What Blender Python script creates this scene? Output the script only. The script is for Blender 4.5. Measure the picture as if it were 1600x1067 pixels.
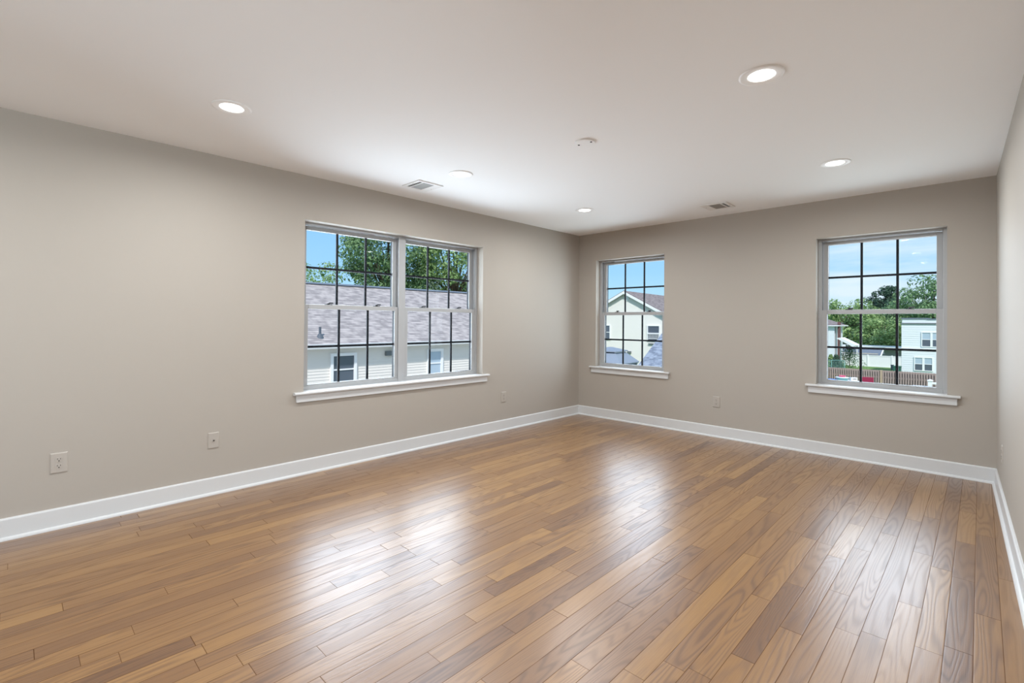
import bpy, bmesh, math, random
from mathutils import Vector, Matrix

for o in list(bpy.data.objects):
    bpy.data.objects.remove(o, do_unlink=True)
SC = bpy.context.scene
COL = SC.collection
random.seed(7)

# ------------------------------------------------------------------ camera
cam_d = bpy.data.cameras.new('camera')
cam = bpy.data.objects.new('camera', cam_d)
COL.objects.link(cam)
_r = Vector((0.71868863, 0.69529685, 0.00699557))
_u = Vector((0.000538568, -0.0106173863, 0.999943489))
_f = Vector((-0.69533183, 0.71864425, 0.00800506))
M4 = Matrix.Identity(4)
for i in range(3):
    M4[i][0], M4[i][1], M4[i][2] = _r[i], _u[i], -_f[i]
M4[0][3], M4[1][3], M4[2][3] = 3.96487, -5.41656, 1.25132
cam.matrix_world = M4
cam_d.sensor_width = 36.0
cam_d.lens = 756.30 * 36.0 / 1600.0
cam_d.shift_y = -(533.5 - 496.88) / 1600.0
cam_d.clip_start = 0.02
cam_d.clip_end = 2000
SC.camera = cam

# ------------------------------------------------------------------ exposure
SC.view_settings.view_transform = 'Standard'
SC.view_settings.look = 'None'
SC.view_settings.gamma = 1.0
SC.view_settings.use_curve_mapping = False
SC.view_settings.exposure = 0.06
SC.cycles.sample_clamp_indirect = 2.0
SC.cycles.max_bounces = 10
SC.cycles.diffuse_bounces = 6
SC.cycles.transparent_max_bounces = 12

LAMP_W = 17.0          # each recessed lamp
DAY_LEFT, DAY_BACK_A, DAY_BACK_B, FILL_SIDE = 78.0, 26.0, 21.0, 155.0
SKY = 1.0
SUN = 3.6

# ------------------------------------------------------------------ sky
def build_world():
    w = bpy.data.worlds.new('sky'); SC.world = w
    w.use_nodes = True
    nt = w.node_tree; N = nt.nodes; L = nt.links
    N.clear()
    out = N.new('ShaderNodeOutputWorld'); bg = N.new('ShaderNodeBackground')
    tc = N.new('ShaderNodeTexCoord')
    sep = N.new('ShaderNodeSeparateXYZ'); L.new(tc.outputs['Generated'], sep.inputs[0])
    ramp = N.new('ShaderNodeValToRGB')
    L.new(sep.outputs['Z'], ramp.inputs[0])
    e = ramp.color_ramp.elements
    e[0].position = 0.0; e[0].color = (0.56, 0.86, 1.0, 1)
    e[1].position = 1.0; e[1].color = (0.20, 0.42, 0.85, 1)
    a = e.new(0.10); a.color = (0.36, 0.69, 1.0, 1)
    a = e.new(0.22); a.color = (0.27, 0.59, 0.98, 1)
    # thin streaky cloud towards +y, clear sky towards -x
    mp = N.new('ShaderNodeMapping'); mp.inputs['Scale'].default_value = (2.2, 2.2, 15.0)
    L.new(tc.outputs['Generated'], mp.inputs[0])
    nz = N.new('ShaderNodeTexNoise'); nz.inputs['Scale'].default_value = 2.6
    nz.inputs['Detail'].default_value = 5.0; nz.inputs['Roughness'].default_value = 0.55
    L.new(mp.outputs[0], nz.inputs['Vector'])
    cr = N.new('ShaderNodeMapRange'); cr.inputs['From Min'].default_value = 0.30; cr.inputs['From Max'].default_value = 0.72
    L.new(nz.outputs['Fac'], cr.inputs['Value'])
    azi = N.new('ShaderNodeMapRange'); azi.inputs['From Min'].default_value = -0.42; azi.inputs['From Max'].default_value = -0.16
    L.new(sep.outputs['X'], azi.inputs['Value'])
    mul = N.new('ShaderNodeMath'); mul.operation = 'MULTIPLY'
    L.new(cr.outputs[0], mul.inputs[0]); L.new(azi.outputs[0], mul.inputs[1])
    low = N.new('ShaderNodeMapRange'); low.inputs['From Min'].default_value = 0.10; low.inputs['From Max'].default_value = 0.0
    L.new(sep.outputs['Z'], low.inputs['Value'])
    lowm = N.new('ShaderNodeMath'); lowm.operation = 'MULTIPLY'
    L.new(low.outputs[0], lowm.inputs[0]); L.new(azi.outputs[0], lowm.inputs[1])
    lm2 = N.new('ShaderNodeMath'); lm2.operation = 'MULTIPLY_ADD'
    L.new(lowm.outputs[0], lm2.inputs[0]); lm2.inputs[1].default_value = 0.6; L.new(mul.outputs[0], lm2.inputs[2])
    lm2.use_clamp = True
    mix = N.new('ShaderNodeMix'); mix.data_type = 'RGBA'
    L.new(lm2.outputs[0], mix.inputs['Factor'])
    L.new(ramp.outputs[0], mix.inputs[6]); mix.inputs[7].default_value = (0.74, 0.89, 1.0, 1)
    L.new(mix.outputs[2], bg.inputs['Color'])
    bg.inputs['Strength'].default_value = SKY
    L.new(bg.outputs[0], out.inputs['Surface'])
build_world()

def add_light(name, kind, loc, direction, energy, color=(1, 1, 1), parent=None, **kw):
    d = bpy.data.lights.new(name, kind)
    d.energy = energy; d.color = color
    for k, v in kw.items():
        setattr(d, k, v)
    o = bpy.data.objects.new(name, d); COL.objects.link(o)
    o.location = loc
    o.rotation_euler = Vector(direction).to_track_quat('-Z', 'Y').to_euler()
    if parent is not None:
        o.parent = parent
    return o

# sun high behind the house: none of it reaches these windows directly
add_light('sun', 'SUN', (10, -20, 30), (-0.50, 0.62, -0.80), SUN, (1.0, 0.97, 0.92), angle=math.radians(3))

# daylight lamps added outside each window opening to boost the light
DAYC = (0.76, 0.89, 1.0)
UP = 0.05                # upward lean of the added lamps, standing in for ground bounce
add_light('daylight_fill', 'AREA', (-0.42, -2.77, 1.38), (1, 0, UP), DAY_LEFT, DAYC, shape='RECTANGLE', size=1.97, size_y=1.41, spread=math.radians(172))
add_light('daylight_fill', 'AREA', (4.86, -6.99, 1.30), (-1, 0, 0.7), FILL_SIDE, DAYC, shape='RECTANGLE', size=1.97, size_y=1.41)  # unseen fill lamp behind the added side window
add_light('daylight_fill', 'AREA', (0.765, 0.42, 1.38), (0, -1, UP), DAY_BACK_A, DAYC, shape='RECTANGLE', size=0.97, size_y=1.41, spread=math.radians(168))
add_light('daylight_fill', 'AREA', (3.295, 0.42, 1.38), (0, -1, UP), DAY_BACK_B, DAYC, shape='RECTANGLE', size=0.95, size_y=1.41, spread=math.radians(168))

# ------------------------------------------------------------------ materials
def mat(name, color, rough=0.5, spec=0.5, metal=0.0, coat=0.0):
    m = bpy.data.materials.new(name); m.use_nodes = True
    b = m.node_tree.nodes['Principled BSDF']
    b.inputs['Base Color'].default_value = (*color, 1)
    b.inputs['Roughness'].default_value = rough
    b.inputs['Specular IOR Level'].default_value = spec
    b.inputs['Metallic'].default_value = metal
    b.inputs['Coat Weight'].default_value = coat
    return m

def nodes_of(m):
    nt = m.node_tree
    return nt.nodes, nt.links, nt.nodes['Principled BSDF']

def noise_tint(m, c1, c2, scale=8.0, detail=4.0, coord='Object', stretch=(1, 1, 1), bump=0.0, lo=0.3, hi=0.7):
    N, L, b = nodes_of(m)
    tc = N.new('ShaderNodeTexCoord'); mp = N.new('ShaderNodeMapping')
    mp.inputs['Scale'].default_value = stretch
    L.new(tc.outputs[coord], mp.inputs[0])
    nz = N.new('ShaderNodeTexNoise'); nz.inputs['Scale'].default_value = scale; nz.inputs['Detail'].default_value = detail
    L.new(mp.outputs[0], nz.inputs['Vector'])
    r = N.new('ShaderNodeValToRGB'); L.new(nz.outputs['Fac'], r.inputs[0])
    r.color_ramp.elements[0].position = lo; r.color_ramp.elements[0].color = (*c1, 1)
    r.color_ramp.elements[1].position = hi; r.color_ramp.elements[1].color = (*c2, 1)
    L.new(r.outputs[0], b.inputs['Base Color'])
    if bump:
        bp = N.new('ShaderNodeBump'); bp.inputs['Strength'].default_value = bump; bp.inputs['Distance'].default_value = 0.01
        L.new(nz.outputs['Fac'], bp.inputs['Height']); L.new(bp.outputs[0], b.inputs['Normal'])
    return m

def painted_wall():
    m = mat('greige_wall_paint', (0.415, 0.375, 0.328), 0.62, 0.35)
    N, L, b = nodes_of(m)
    tc = N.new('ShaderNodeTexCoord')
    nz = N.new('ShaderNodeTexNoise'); nz.inputs['Scale'].default_value = 260; nz.inputs['Detail'].default_value = 2
    L.new(tc.outputs['Object'], nz.inputs['Vector'])
    bp = N.new('ShaderNodeBump'); bp.inputs['Strength'].default_value = 0.04; bp.inputs['Distance'].default_value = 0.002
    L.new(nz.outputs['Fac'], bp.inputs['Height']); L.new(bp.outputs[0], b.inputs['Normal'])
    return m

def floor_material():
    m = mat('oak_strip_floor', (0.4, 0.25, 0.13), 0.25, 0.5)
    N, L, b = nodes_of(m)
    def math_(op, a, bb=None, c=None, clamp=False):
        n = N.new('ShaderNodeMath'); n.operation = op; n.use_clamp = clamp
        for i, v in enumerate((a, bb, c)):
            if v is None: continue
            if isinstance(v, (int, float)): n.inputs[i].default_value = v
            else: L.new(v, n.inputs[i])
        return n.outputs[0]
    def white(v, dim='1D'):
        n = N.new('ShaderNodeTexWhiteNoise'); n.noise_dimensions = dim
        L.new(v, n.inputs['W'] if dim == '1D' else n.inputs['Vector'])
        return n
    tc = N.new('ShaderNodeTexCoord')
    sep = N.new('ShaderNodeSeparateXYZ'); L.new(tc.outputs['Object'], sep.inputs[0])
    X, Y = sep.outputs['X'], sep.outputs['Y']
    W = 0.0825
    u = math_('DIVIDE', math_('SUBTRACT', X, 0.0675), W)
    row = math_('FLOOR', u); fu = math_('FRACT', u)
    wr = white(row)
    sepc = N.new('ShaderNodeSeparateColor'); L.new(wr.outputs['Color'], sepc.inputs[0])
    length = math_('MULTIPLY_ADD', sepc.outputs[0], 0.95, 0.55)
    shift = math_('MULTIPLY', sepc.outputs[1], 9.0)
    # uneven butt joints inside a row
    wob = math_('MULTIPLY', math_('SINE', math_('MULTIPLY_ADD', Y, 2.3, shift)), 0.13)
    v = math_('DIVIDE', math_('ADD', math_('ADD', math_('ADD', Y, 20.0), wob), shift), length)
    col = math_('FLOOR', v); fv = math_('FRACT', v)
    cid = N.new('ShaderNodeCombineXYZ'); L.new(row, cid.inputs[0]); L.new(col, cid.inputs[1])
    pr = white(cid.outputs[0], '3D')
    prs = N.new('ShaderNodeSeparateColor'); L.new(pr.outputs['Color'], prs.inputs[0])
    R, G, B = prs.outputs
    # ---- grain: flat-sawn loops made from stretched noise
    off = math_('MULTIPLY', R, 37.0); off2 = math_('MULTIPLY', G, 53.0)
    gv = N.new('ShaderNodeCombineXYZ')
    L.new(math_('ADD', math_('MULTIPLY', X, 9.0), off), gv.inputs[0])
    L.new(math_('ADD', math_('MULTIPLY', Y, 0.68), off2), gv.inputs[1]); L.new(B, gv.inputs[2])
    n1 = N.new('ShaderNodeTexNoise'); n1.inputs['Scale'].default_value = 1.0; n1.inputs['Detail'].default_value = 1.5
    n1.inputs['Roughness'].default_value = 0.45
    L.new(gv.outputs[0], n1.inputs['Vector'])
    ringf = math_('MULTIPLY_ADD', G, 110.0, 65.0)
    ring = math_('SINE', math_('MULTIPLY', n1.outputs['Fac'], ringf))
    ring01 = math_('MULTIPLY_ADD', ring, 0.5, 0.5)
    ringp = math_('POWER', ring01, 2.2)
    fv2 = N.new('ShaderNodeCombineXYZ')
    L.new(math_('ADD', math_('MULTIPLY', X, 420.0), off2), fv2.inputs[0])
    L.new(math_('ADD', math_('MULTIPLY', Y, 7.0), off), fv2.inputs[1])
    n2 = N.new('ShaderNodeTexNoise'); n2.inputs['Scale'].default_value = 1.0; n2.inputs['Detail'].default_value = 3
    L.new(fv2.outputs[0], n2.inputs['Vector'])
    fine = n2.outputs['Fac']
    bv = N.new('ShaderNodeCombineXYZ')
    L.new(math_('ADD', math_('MULTIPLY', X, 14.0), off), bv.inputs[0])
    L.new(math_('ADD', math_('MULTIPLY', Y, 1.1), off2), bv.inputs[1])
    n3 = N.new('ShaderNodeTexNoise'); n3.inputs['Scale'].default_value = 1.0; n3.inputs['Detail'].default_value = 3
    L.new(bv.outputs[0], n3.inputs['Vector'])
    # ---- colour per board
    ramp = N.new('ShaderNodeValToRGB'); L.new(B, ramp.inputs[0])
    e = ramp.color_ramp.elements
    e[0].position = 0.0; e[0].color = (0.170, 0.077, 0.026, 1)
    e[1].position = 1.0; e[1].color = (0.315, 0.166, 0.052, 1)
    a = e.new(0.15); a.color = (0.213, 0.102, 0.034, 1)
    a = e.new(0.45); a.color = (0.248, 0.122, 0.038, 1)
    a = e.new(0.75); a.color = (0.280, 0.142, 0.044, 1)
    dark = N.new('ShaderNodeMix'); dark.data_type = 'RGBA'; dark.blend_type = 'MULTIPLY'
    amt = math_('MULTIPLY', ringp, math_('MULTIPLY_ADD', R, 0.62, 0.16))
    L.new(amt, dark.inputs['Factor'])
    L.new(ramp.outputs[0], dark.inputs[6]); dark.inputs[7].default_value = (0.50, 0.42, 0.36, 1)
    d2 = N.new('ShaderNodeMix'); d2.data_type = 'RGBA'; d2.blend_type = 'MULTIPLY'
    fr = N.new('ShaderNodeMapRange'); fr.inputs['From Min'].default_value = 0.62; fr.inputs['From Max'].default_value = 0.40
    fr.inputs['To Min'].default_value = 0.0; fr.inputs['To Max'].default_value = 0.42
    L.new(fine, fr.inputs['Value']); L.new(fr.outputs[0], d2.inputs['Factor'])
    L.new(dark.outputs[2], d2.inputs[6]); d2.inputs[7].default_value = (0.66, 0.56, 0.48, 1)
    d3 = N.new('ShaderNodeMix'); d3.data_type = 'RGBA'; d3.blend_type = 'MULTIPLY'
    sr = N.new('ShaderNodeMapRange'); sr.inputs['From Min'].default_value = 0.60; sr.inputs['From Max'].default_value = 0.78
    sr.inputs['To Max'].default_value = 0.85
    L.new(n3.outputs['Fac'], sr.inputs['Value']); L.new(sr.outputs[0], d3.inputs['Factor'])
    L.new(d2.outputs[2], d3.inputs[6]); d3.inputs[7].default_value = (0.48, 0.36, 0.28, 1)
    # ---- seams
    su = math_('MINIMUM', fu, math_('SUBTRACT', 1.0, fu))
    sv = math_('MULTIPLY', math_('MINIMUM', fv, math_('SUBTRACT', 1.0, fv)), math_('DIVIDE', length, W))
    sm = math_('MINIMUM', su, sv)
    seam = N.new('ShaderNodeMapRange'); seam.inputs['From Min'].default_value = 0.021; seam.inputs['From Max'].default_value = 0.006
    L.new(sm, seam.inputs['Value'])
    d4 = N.new('ShaderNodeMix'); d4.data_type = 'RGBA'
    L.new(math_('MULTIPLY', seam.outputs[0], 0.66), d4.inputs['Factor'])
    L.new(d3.outputs[2], d4.inputs[6]); d4.inputs[7].default_value = (0.07, 0.032, 0.016, 1)
    L.new(d4.outputs[2], b.inputs['Base Color'])
    # ---- finish: satin varnish, each board lies at its own tiny tilt and is faintly cupped
    edge = N.new('ShaderNodeMapRange'); edge.interpolation_type = 'SMOOTHSTEP'
    edge.inputs['From Min'].default_value = 0.0; edge.inputs['From Max'].default_value = 0.06
    edge.inputs['To Min'].default_value = 0.0; edge.inputs['To Max'].default_value = 0.00014
    L.new(sm, edge.inputs['Value'])
    tilt = math_('MULTIPLY', math_('MULTIPLY', math_('SUBTRACT', R, 0.5), math_('SUBTRACT', fu, 0.5)), 0.0016)
    tilt2 = math_('MULTIPLY', math_('MULTIPLY', math_('SUBTRACT', G, 0.5), math_('SUBTRACT', fv, 0.5)), 0.004)
    grainh = math_('MULTIPLY', ringp, -0.00009)
    fineh = math_('MULTIPLY', fine, 0.00012)
    h = math_('ADD', math_('ADD', math_('ADD', edge.outputs[0], tilt), math_('ADD', grainh, fineh)), tilt2)
    bp = N.new('ShaderNodeBump'); bp.inputs['Strength'].default_value = 1.0; bp.inputs['Distance'].default_value = 1.0
    L.new(h, bp.inputs['Height']); L.new(bp.outputs[0], b.inputs['Normal']); L.new(bp.outputs[0], b.inputs['Coat Normal'])
    L.new(math_('MULTIPLY_ADD', ringp, 0.10, math_('MULTIPLY_ADD', R, 0.08, 0.30)), b.inputs['Roughness'])
    L.new(math_('MULTIPLY_ADD', seam.outputs[0], -0.45, 0.5), b.inputs['Specular IOR Level'])
    L.new(math_('MULTIPLY_ADD', seam.outputs[0], -0.85, 0.85), b.inputs['Coat Weight'])
    b.inputs['Coat Roughness'].default_value = 0.30
    return m

def glass_mat(name, tint=(1, 1, 1)):
    m = bpy.data.materials.new(name); m.use_nodes = True
    nt = m.node_tree; N = nt.nodes; L = nt.links; N.clear()
    out = N.new('ShaderNodeOutputMaterial'); mx = N.new('ShaderNodeMixShader')
    tr = N.new('ShaderNodeBsdfTransparent'); tr.inputs[0].default_value = (*tint, 1)
    gl = N.new('ShaderNodeBsdfGlossy'); gl.inputs['Roughness'].default_value = 0.0
    fr = N.new('ShaderNodeFresnel'); fr.inputs['IOR'].default_value = 1.14
    L.new(fr.outputs[0], mx.inputs[0]); L.new(tr.outputs[0], mx.inputs[1]); L.new(gl.outputs[0], mx.inputs[2])
    L.new(mx.outputs[0], out.inputs[0])
    return m

def emit_mat(name, color, strength):
    m = bpy.data.materials.new(name); m.use_nodes = True
    nt = m.node_tree; N = nt.nodes; L = nt.links; N.clear()
    out = N.new('ShaderNodeOutputMaterial'); e = N.new('ShaderNodeEmission')
    e.inputs[0].default_value = (*color, 1); e.inputs[1].default_value = strength
    L.new(e.outputs[0], out.inputs[0])
    return m

def shingle_mat(name, c1, c2, c_shade):
    """courses of random-width shingles: local X along the eave, local Y up the slope"""
    m = mat(name, c1, 0.9, 0.2)
    N, L, b = nodes_of(m)
    def mth(op, a, bb=None, c=None):
        n = N.new('ShaderNodeMath'); n.operation = op
        for i, v in enumerate((a, bb, c)):
            if v is None: continue
            if isinstance(v, (int, float)): n.inputs[i].default_value = v
            else: L.new(v, n.inputs[i])
        return n.outputs[0]
    tc = N.new('ShaderNodeTexCoord'); sep = N.new('ShaderNodeSeparateXYZ'); L.new(tc.outputs['Object'], sep.inputs[0])
    v = mth('DIVIDE', sep.outputs['Y'], 0.143); row = mth('FLOOR', v); fv = mth('FRACT', v)
    w1 = N.new('ShaderNodeTexWhiteNoise'); w1.noise_dimensions = '1D'; L.new(row, w1.inputs['W'])
    nx = N.new('ShaderNodeTexNoise'); nx.noise_dimensions = '2D'; nx.inputs['Scale'].default_value = 1.0; nx.inputs['Detail'].default_value = 2.0
    cv = N.new('ShaderNodeCombineXYZ'); L.new(mth('MULTIPLY_ADD', sep.outputs['X'], 2.3, mth('MULTIPLY', w1.outputs['Value'], 90.0)), cv.inputs[0]); L.new(mth('MULTIPLY', row, 7.3), cv.inputs[1])
    L.new(cv.outputs[0], nx.inputs['Vector'])
    r = N.new('ShaderNodeValToRGB'); L.new(nx.outputs['Fac'], r.inputs[0])
    r.color_ramp.elements[0].position = 0.36; r.color_ramp.elements[0].color = (*[x * 0.84 for x in c1], 1)
    r.color_ramp.elements[1].position = 0.64; r.color_ramp.elements[1].color = (*c2, 1)
    lap_shade = N.new('ShaderNodeMapRange'); lap_shade.inputs['From Min'].default_value = 0.26; lap_shade.inputs['From Max'].default_value = 0.02  # shadow line of each course, painted into the colour
    L.new(fv, lap_shade.inputs['Value'])
    mx = N.new('ShaderNodeMix'); mx.data_type = 'RGBA'; L.new(mth('MULTIPLY', lap_shade.outputs[0], 0.85), mx.inputs['Factor'])
    L.new(r.outputs[0], mx.inputs[6]); mx.inputs[7].default_value = (*c_shade, 1)
    L.new(mx.outputs[2], b.inputs['Base Color'])
    return m

def leaf_mat(name, c1, c2, trans=0.35):
    m = mat(name, c1, 0.6, 0.25)
    N, L, b = nodes_of(m)
    geo = N.new('ShaderNodeNewGeometry')
    r = N.new('ShaderNodeValToRGB'); L.new(geo.outputs['Random Per Island'], r.inputs[0])
    r.color_ramp.elements[0].color = (*c1, 1); r.color_ramp.elements[1].color = (*c2, 1)
    L.new(r.outputs[0], b.inputs['Base Color'])
    tl = N.new('ShaderNodeBsdfTranslucent'); L.new(r.outputs[0], tl.inputs[0])
    mx = N.new('ShaderNodeMixShader'); mx.inputs[0].default_value = trans
    L.new(b.outputs[0], mx.inputs[1]); L.new(tl.outputs[0], mx.inputs[2])
    L.new(mx.outputs[0], N['Material Output'].inputs[0])
    return m

MT = dict(
    wall=painted_wall(),
    ceil=mat('ceiling_white_paint', (0.91, 0.915, 0.92), 0.8, 0.2),
    floor=floor_material(),
    trim=mat('white_semigloss_trim', (0.64, 0.645, 0.645), 0.32, 0.45),
    vinyl=mat('white_vinyl', (0.40, 0.405, 0.41), 0.35, 0.45),
    black=mat('black_exterior_sash', (0.006, 0.008, 0.012), 0.55, 0.2),
    slot=mat('dark_slot', (0.03, 0.03, 0.03), 0.7, 0.2),
    track=mat('grey_jamb_track', (0.28, 0.28, 0.28), 0.5, 0.3),
    lock=mat('dark_grey_lock', (0.03, 0.033, 0.038), 0.45, 0.4),
    glass=glass_mat('window_glass'),
    plate=mat('wall_plate_plastic', (0.44, 0.40, 0.355), 0.35, 0.45),
    steel=mat('screw_steel', (0.35, 0.34, 0.32), 0.35, 0.5, 1.0),
    lampring=mat('lamp_trim_white', (0.93, 0.93, 0.93), 0.4, 0.4),
    lens=emit_mat('lamp_lens_glow', (1.0, 0.985, 0.96), 6.0),
    vent=mat('vent_white_metal', (0.80, 0.79, 0.775), 0.4, 0.4),
    ventgrey=mat('vent_blade_grey', (0.33, 0.33, 0.32), 0.5, 0.3),
    # outdoors
    siding=mat('pale_cream_siding', (0.76, 0.72, 0.68), 0.6, 0.3),
    siding2=mat('cream_siding', (0.80, 0.78, 0.745), 0.6, 0.3),
    white_out=mat('white_outdoor_paint', (0.82, 0.83, 0.85), 0.55, 0.3),
    white_siding=mat('white_aluminium_siding', (0.74, 0.78, 0.82), 0.5, 0.3),
    pane=mat('dark_house_glass', (0.10, 0.12, 0.16), 0.15, 0.6),
    blind=mat('pale_blind_behind_glass', (0.42, 0.52, 0.62), 0.35, 0.5),
    roofA=shingle_mat('mauve_grey_shingles', (0.36, 0.325, 0.325), (0.50, 0.45, 0.44), (0.15, 0.14, 0.15)),
    roofB=shingle_mat('brown_grey_shingles', (0.24, 0.20, 0.20), (0.31, 0.265, 0.26), (0.12, 0.10, 0.10)),
    roofC=shingle_mat('blue_grey_shingles', (0.22, 0.26, 0.34), (0.34, 0.39, 0.48), (0.10, 0.12, 0.17)),
    darkroof=mat('dark_grey_roof', (0.16, 0.19, 0.24), 0.6, 0.3),
    gaz=mat('grey_steel_roof', (0.25, 0.29, 0.36), 0.5, 0.4),
    pipe=mat('dark_vent_pipe', (0.10, 0.12, 0.15), 0.6, 0.3),
    greybox=mat('grey_metal_box', (0.16, 0.18, 0.19), 0.5, 0.4),
    brick=mat('brown_brick', (0.16, 0.085, 0.08), 0.85, 0.2),
    picket=mat('weathered_brown_picket', (0.33, 0.265, 0.24), 0.8, 0.2),
    postwood=mat('tan_fence_post', (0.46, 0.36, 0.26), 0.8, 0.2),
    lawn=mat('lawn_green', (0.12, 0.30, 0.05), 0.9, 0.1),
    bark=mat('bark', (0.10, 0.075, 0.06), 0.9, 0.1),
    deck=mat('deck_boards', (0.30, 0.29, 0.28), 0.8, 0.2),
    pink=mat('pink_plastic', (0.70, 0.10, 0.22), 0.4, 0.4),
    teal=mat('teal_plastic', (0.16, 0.40, 0.40), 0.4, 0.4),
    blue=mat('blue_plastic', (0.06, 0.20, 0.60), 0.4, 0.4),
    maroon=mat('maroon_fabric', (0.28, 0.03, 0.07), 0.8, 0.2),
    bin=mat('green_bin_plastic', (0.04, 0.13, 0.10), 0.5, 0.3),
    wire=mat('green_coated_wire', (0.22, 0.42, 0.42), 0.5, 0.4),
    beige=mat('beige_stucco', (0.50, 0.46, 0.38), 0.8, 0.2),
    leaf_mid=leaf_mat('leaf_mid_green', (0.085, 0.165, 0.08), (0.32, 0.48, 0.23)),
    leaf_light=leaf_mat('leaf_light_green', (0.16, 0.27, 0.10), (0.47, 0.62, 0.28)),
    leaf_dark=leaf_mat('leaf_dark_green', (0.06, 0.12, 0.075), (0.20, 0.32, 0.17)),
    leaf_pine=leaf_mat('leaf_pine_green', (0.035, 0.075, 0.055), (0.09, 0.155, 0.10), 0.15),
)
noise_tint(MT['lawn'], (0.10, 0.19, 0.05), (0.20, 0.31, 0.11), 1.2, 5)
noise_tint(MT['picket'], (0.30, 0.225, 0.205), (0.44, 0.35, 0.325), 3.0, 4, stretch=(6, 6, 0.6))
noise_tint(MT['brick'], (0.12, 0.06, 0.06), (0.22, 0.12, 0.11), 9.0, 3)
noise_tint(MT['deck'], (0.24, 0.23, 0.22), (0.36, 0.35, 0.33), 5.0, 4, stretch=(1, 8, 1))

# ------------------------------------------------------------------ mesh helpers
class MB:
    def __init__(s):
        s.bm = bmesh.new()
    def box(s, a, b, bev=0.0):
        vs = [s.bm.verts.new((x, y, z)) for x in (a[0], b[0]) for y in (a[1], b[1]) for z in (a[2], b[2])]
        idx = [(0, 1, 3, 2), (4, 6, 7, 5), (0, 4, 5, 1), (2, 3, 7, 6), (0, 2, 6, 4), (1, 5, 7, 3)]
        fs = [s.bm.faces.new([vs[i] for i in q]) for q in idx]
        bmesh.ops.recalc_face_normals(s.bm, faces=fs)
        if bev:
            es = list({e for f in fs for e in f.edges})
            bmesh.ops.bevel(s.bm, geom=es, offset=bev, segments=2, profile=0.5, affect='EDGES')
        return s
    def poly(s, pts):
        f = s.bm.faces.new([s.bm.verts.new(p) for p in pts]); return s
    def prism(s, pts, vec):
        """extrude the closed outline pts along vec"""
        v = Vector(vec)
        a = [s.bm.verts.new(p) for p in pts]; b = [s.bm.verts.new(Vector(p) + v) for p in pts]
        fs = [s.bm.faces.new(a[::-1]), s.bm.faces.new(b)]
        n = len(pts)
        for i in range(n):
            fs.append(s.bm.faces.new((a[i], a[(i + 1) % n], b[(i + 1) % n], b[i])))
        bmesh.ops.recalc_face_normals(s.bm, faces=fs)
        return s
    def rings(s, rings, close0=True, close1=True, cyc=False):
        vr = [[s.bm.verts.new(p) for p in r] for r in rings]
        fs = []; n = len(vr[0])
        for a, b in zip(vr[:-1], vr[1:]):
            for i in range(n):
                fs.append(s.bm.faces.new((a[i], a[(i + 1) % n], b[(i + 1) % n], b[i])))
        if close0: fs.append(s.bm.faces.new(vr[0][::-1]))
        if close1: fs.append(s.bm.faces.new(vr[-1]))
        bmesh.ops.recalc_face_normals(s.bm, faces=fs)
        return s
    def lathe(s, prof, c=(0, 0, 0), n=40, close0=False, close1=False):
        rs = [[(c[0] + r * math.cos(2 * math.pi * k / n), c[1] + r * math.sin(2 * math.pi * k / n), c[2] + z) for k in range(n)] for r, z in prof]
        return s.rings(rs, close0, close1)
    def cyl(s, p, q, r, r2=None, n=16):
        p, q = Vector(p), Vector(q); d = (q - p).normalized()
        a = d.orthogonal().normalized(); b = d.cross(a); r2 = r if r2 is None else r2
        def ring(c, rr): return [c + (a * math.cos(2 * math.pi * k / n) + b * math.sin(2 * math.pi * k / n)) * rr for k in range(n)]
        return s.rings([ring(p, r), ring(q, r2)])
    def tube(s, pts, radii, n=8):
        pts = [Vector(p) for p in pts]; rs = []
        for i, p in enumerate(pts):
            d = (pts[min(i + 1, len(pts) - 1)] - pts[max(i - 1, 0)]).normalized()
            a = d.cross(Vector((0.3, 0.9, 0.1))).normalized(); b = d.cross(a)
            rs.append([p + (a * math.cos(2 * math.pi * k / n) + b * math.sin(2 * math.pi * k / n)) * radii[i] for k in range(n)])
        return s.rings(rs)
    def build(s, name, m, parent=None, smooth=False, tf=None):
        me = bpy.data.meshes.new(name)
        s.bm.to_mesh(me); s.bm.free()
        me.materials.append(m)
        if smooth:
            for p in me.polygons: p.use_smooth = True
        o = bpy.data.objects.new(name, me); COL.objects.link(o)
        if parent is not None: o.parent = parent
        if tf is not None: o.matrix_local = tf
        return o

def tag(o, label=None, cat=None, group=None, kind=None):
    if label: o['label'] = label
    if cat: o['category'] = cat
    if group: o['group'] = group
    if kind: o['kind'] = kind
    return o

def empty(name, loc, rz=0.0, label=None, cat=None, group=None, kind=None):
    o = bpy.data.objects.new(name, None); COL.objects.link(o)
    o.location = loc; o.rotation_euler = (0, 0, rz); o.empty_display_size = 0.1
    return tag(o, label, cat, group, kind)

def copy_tree(o, parent=None):
    c = o.copy(); COL.objects.link(c)
    if parent is not None: c.parent = parent
    for ch in list(o.children):
        copy_tree(ch, c)
    return c

# ------------------------------------------------------------------ room shell
H = 2.44
W = 4.058
RA = 0.02617                      # the wall beside the camera is not quite square to the others
YR = -8.6
WT = 0.20
def xr(y): return W - y * math.tan(RA)

# window openings: (a, b) along the wall, heights z0..z1
Z0, Z1 = 0.655, 2.078
LWa, LWb = -3.757, -1.787
SWa, SWb = 0.280, 1.250
RWa, RWb = 2.820, 3.767
XWa, XWb = 6.0, 7.97             # unseen window added behind the viewpoint, measured from the corner along the side wall

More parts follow.
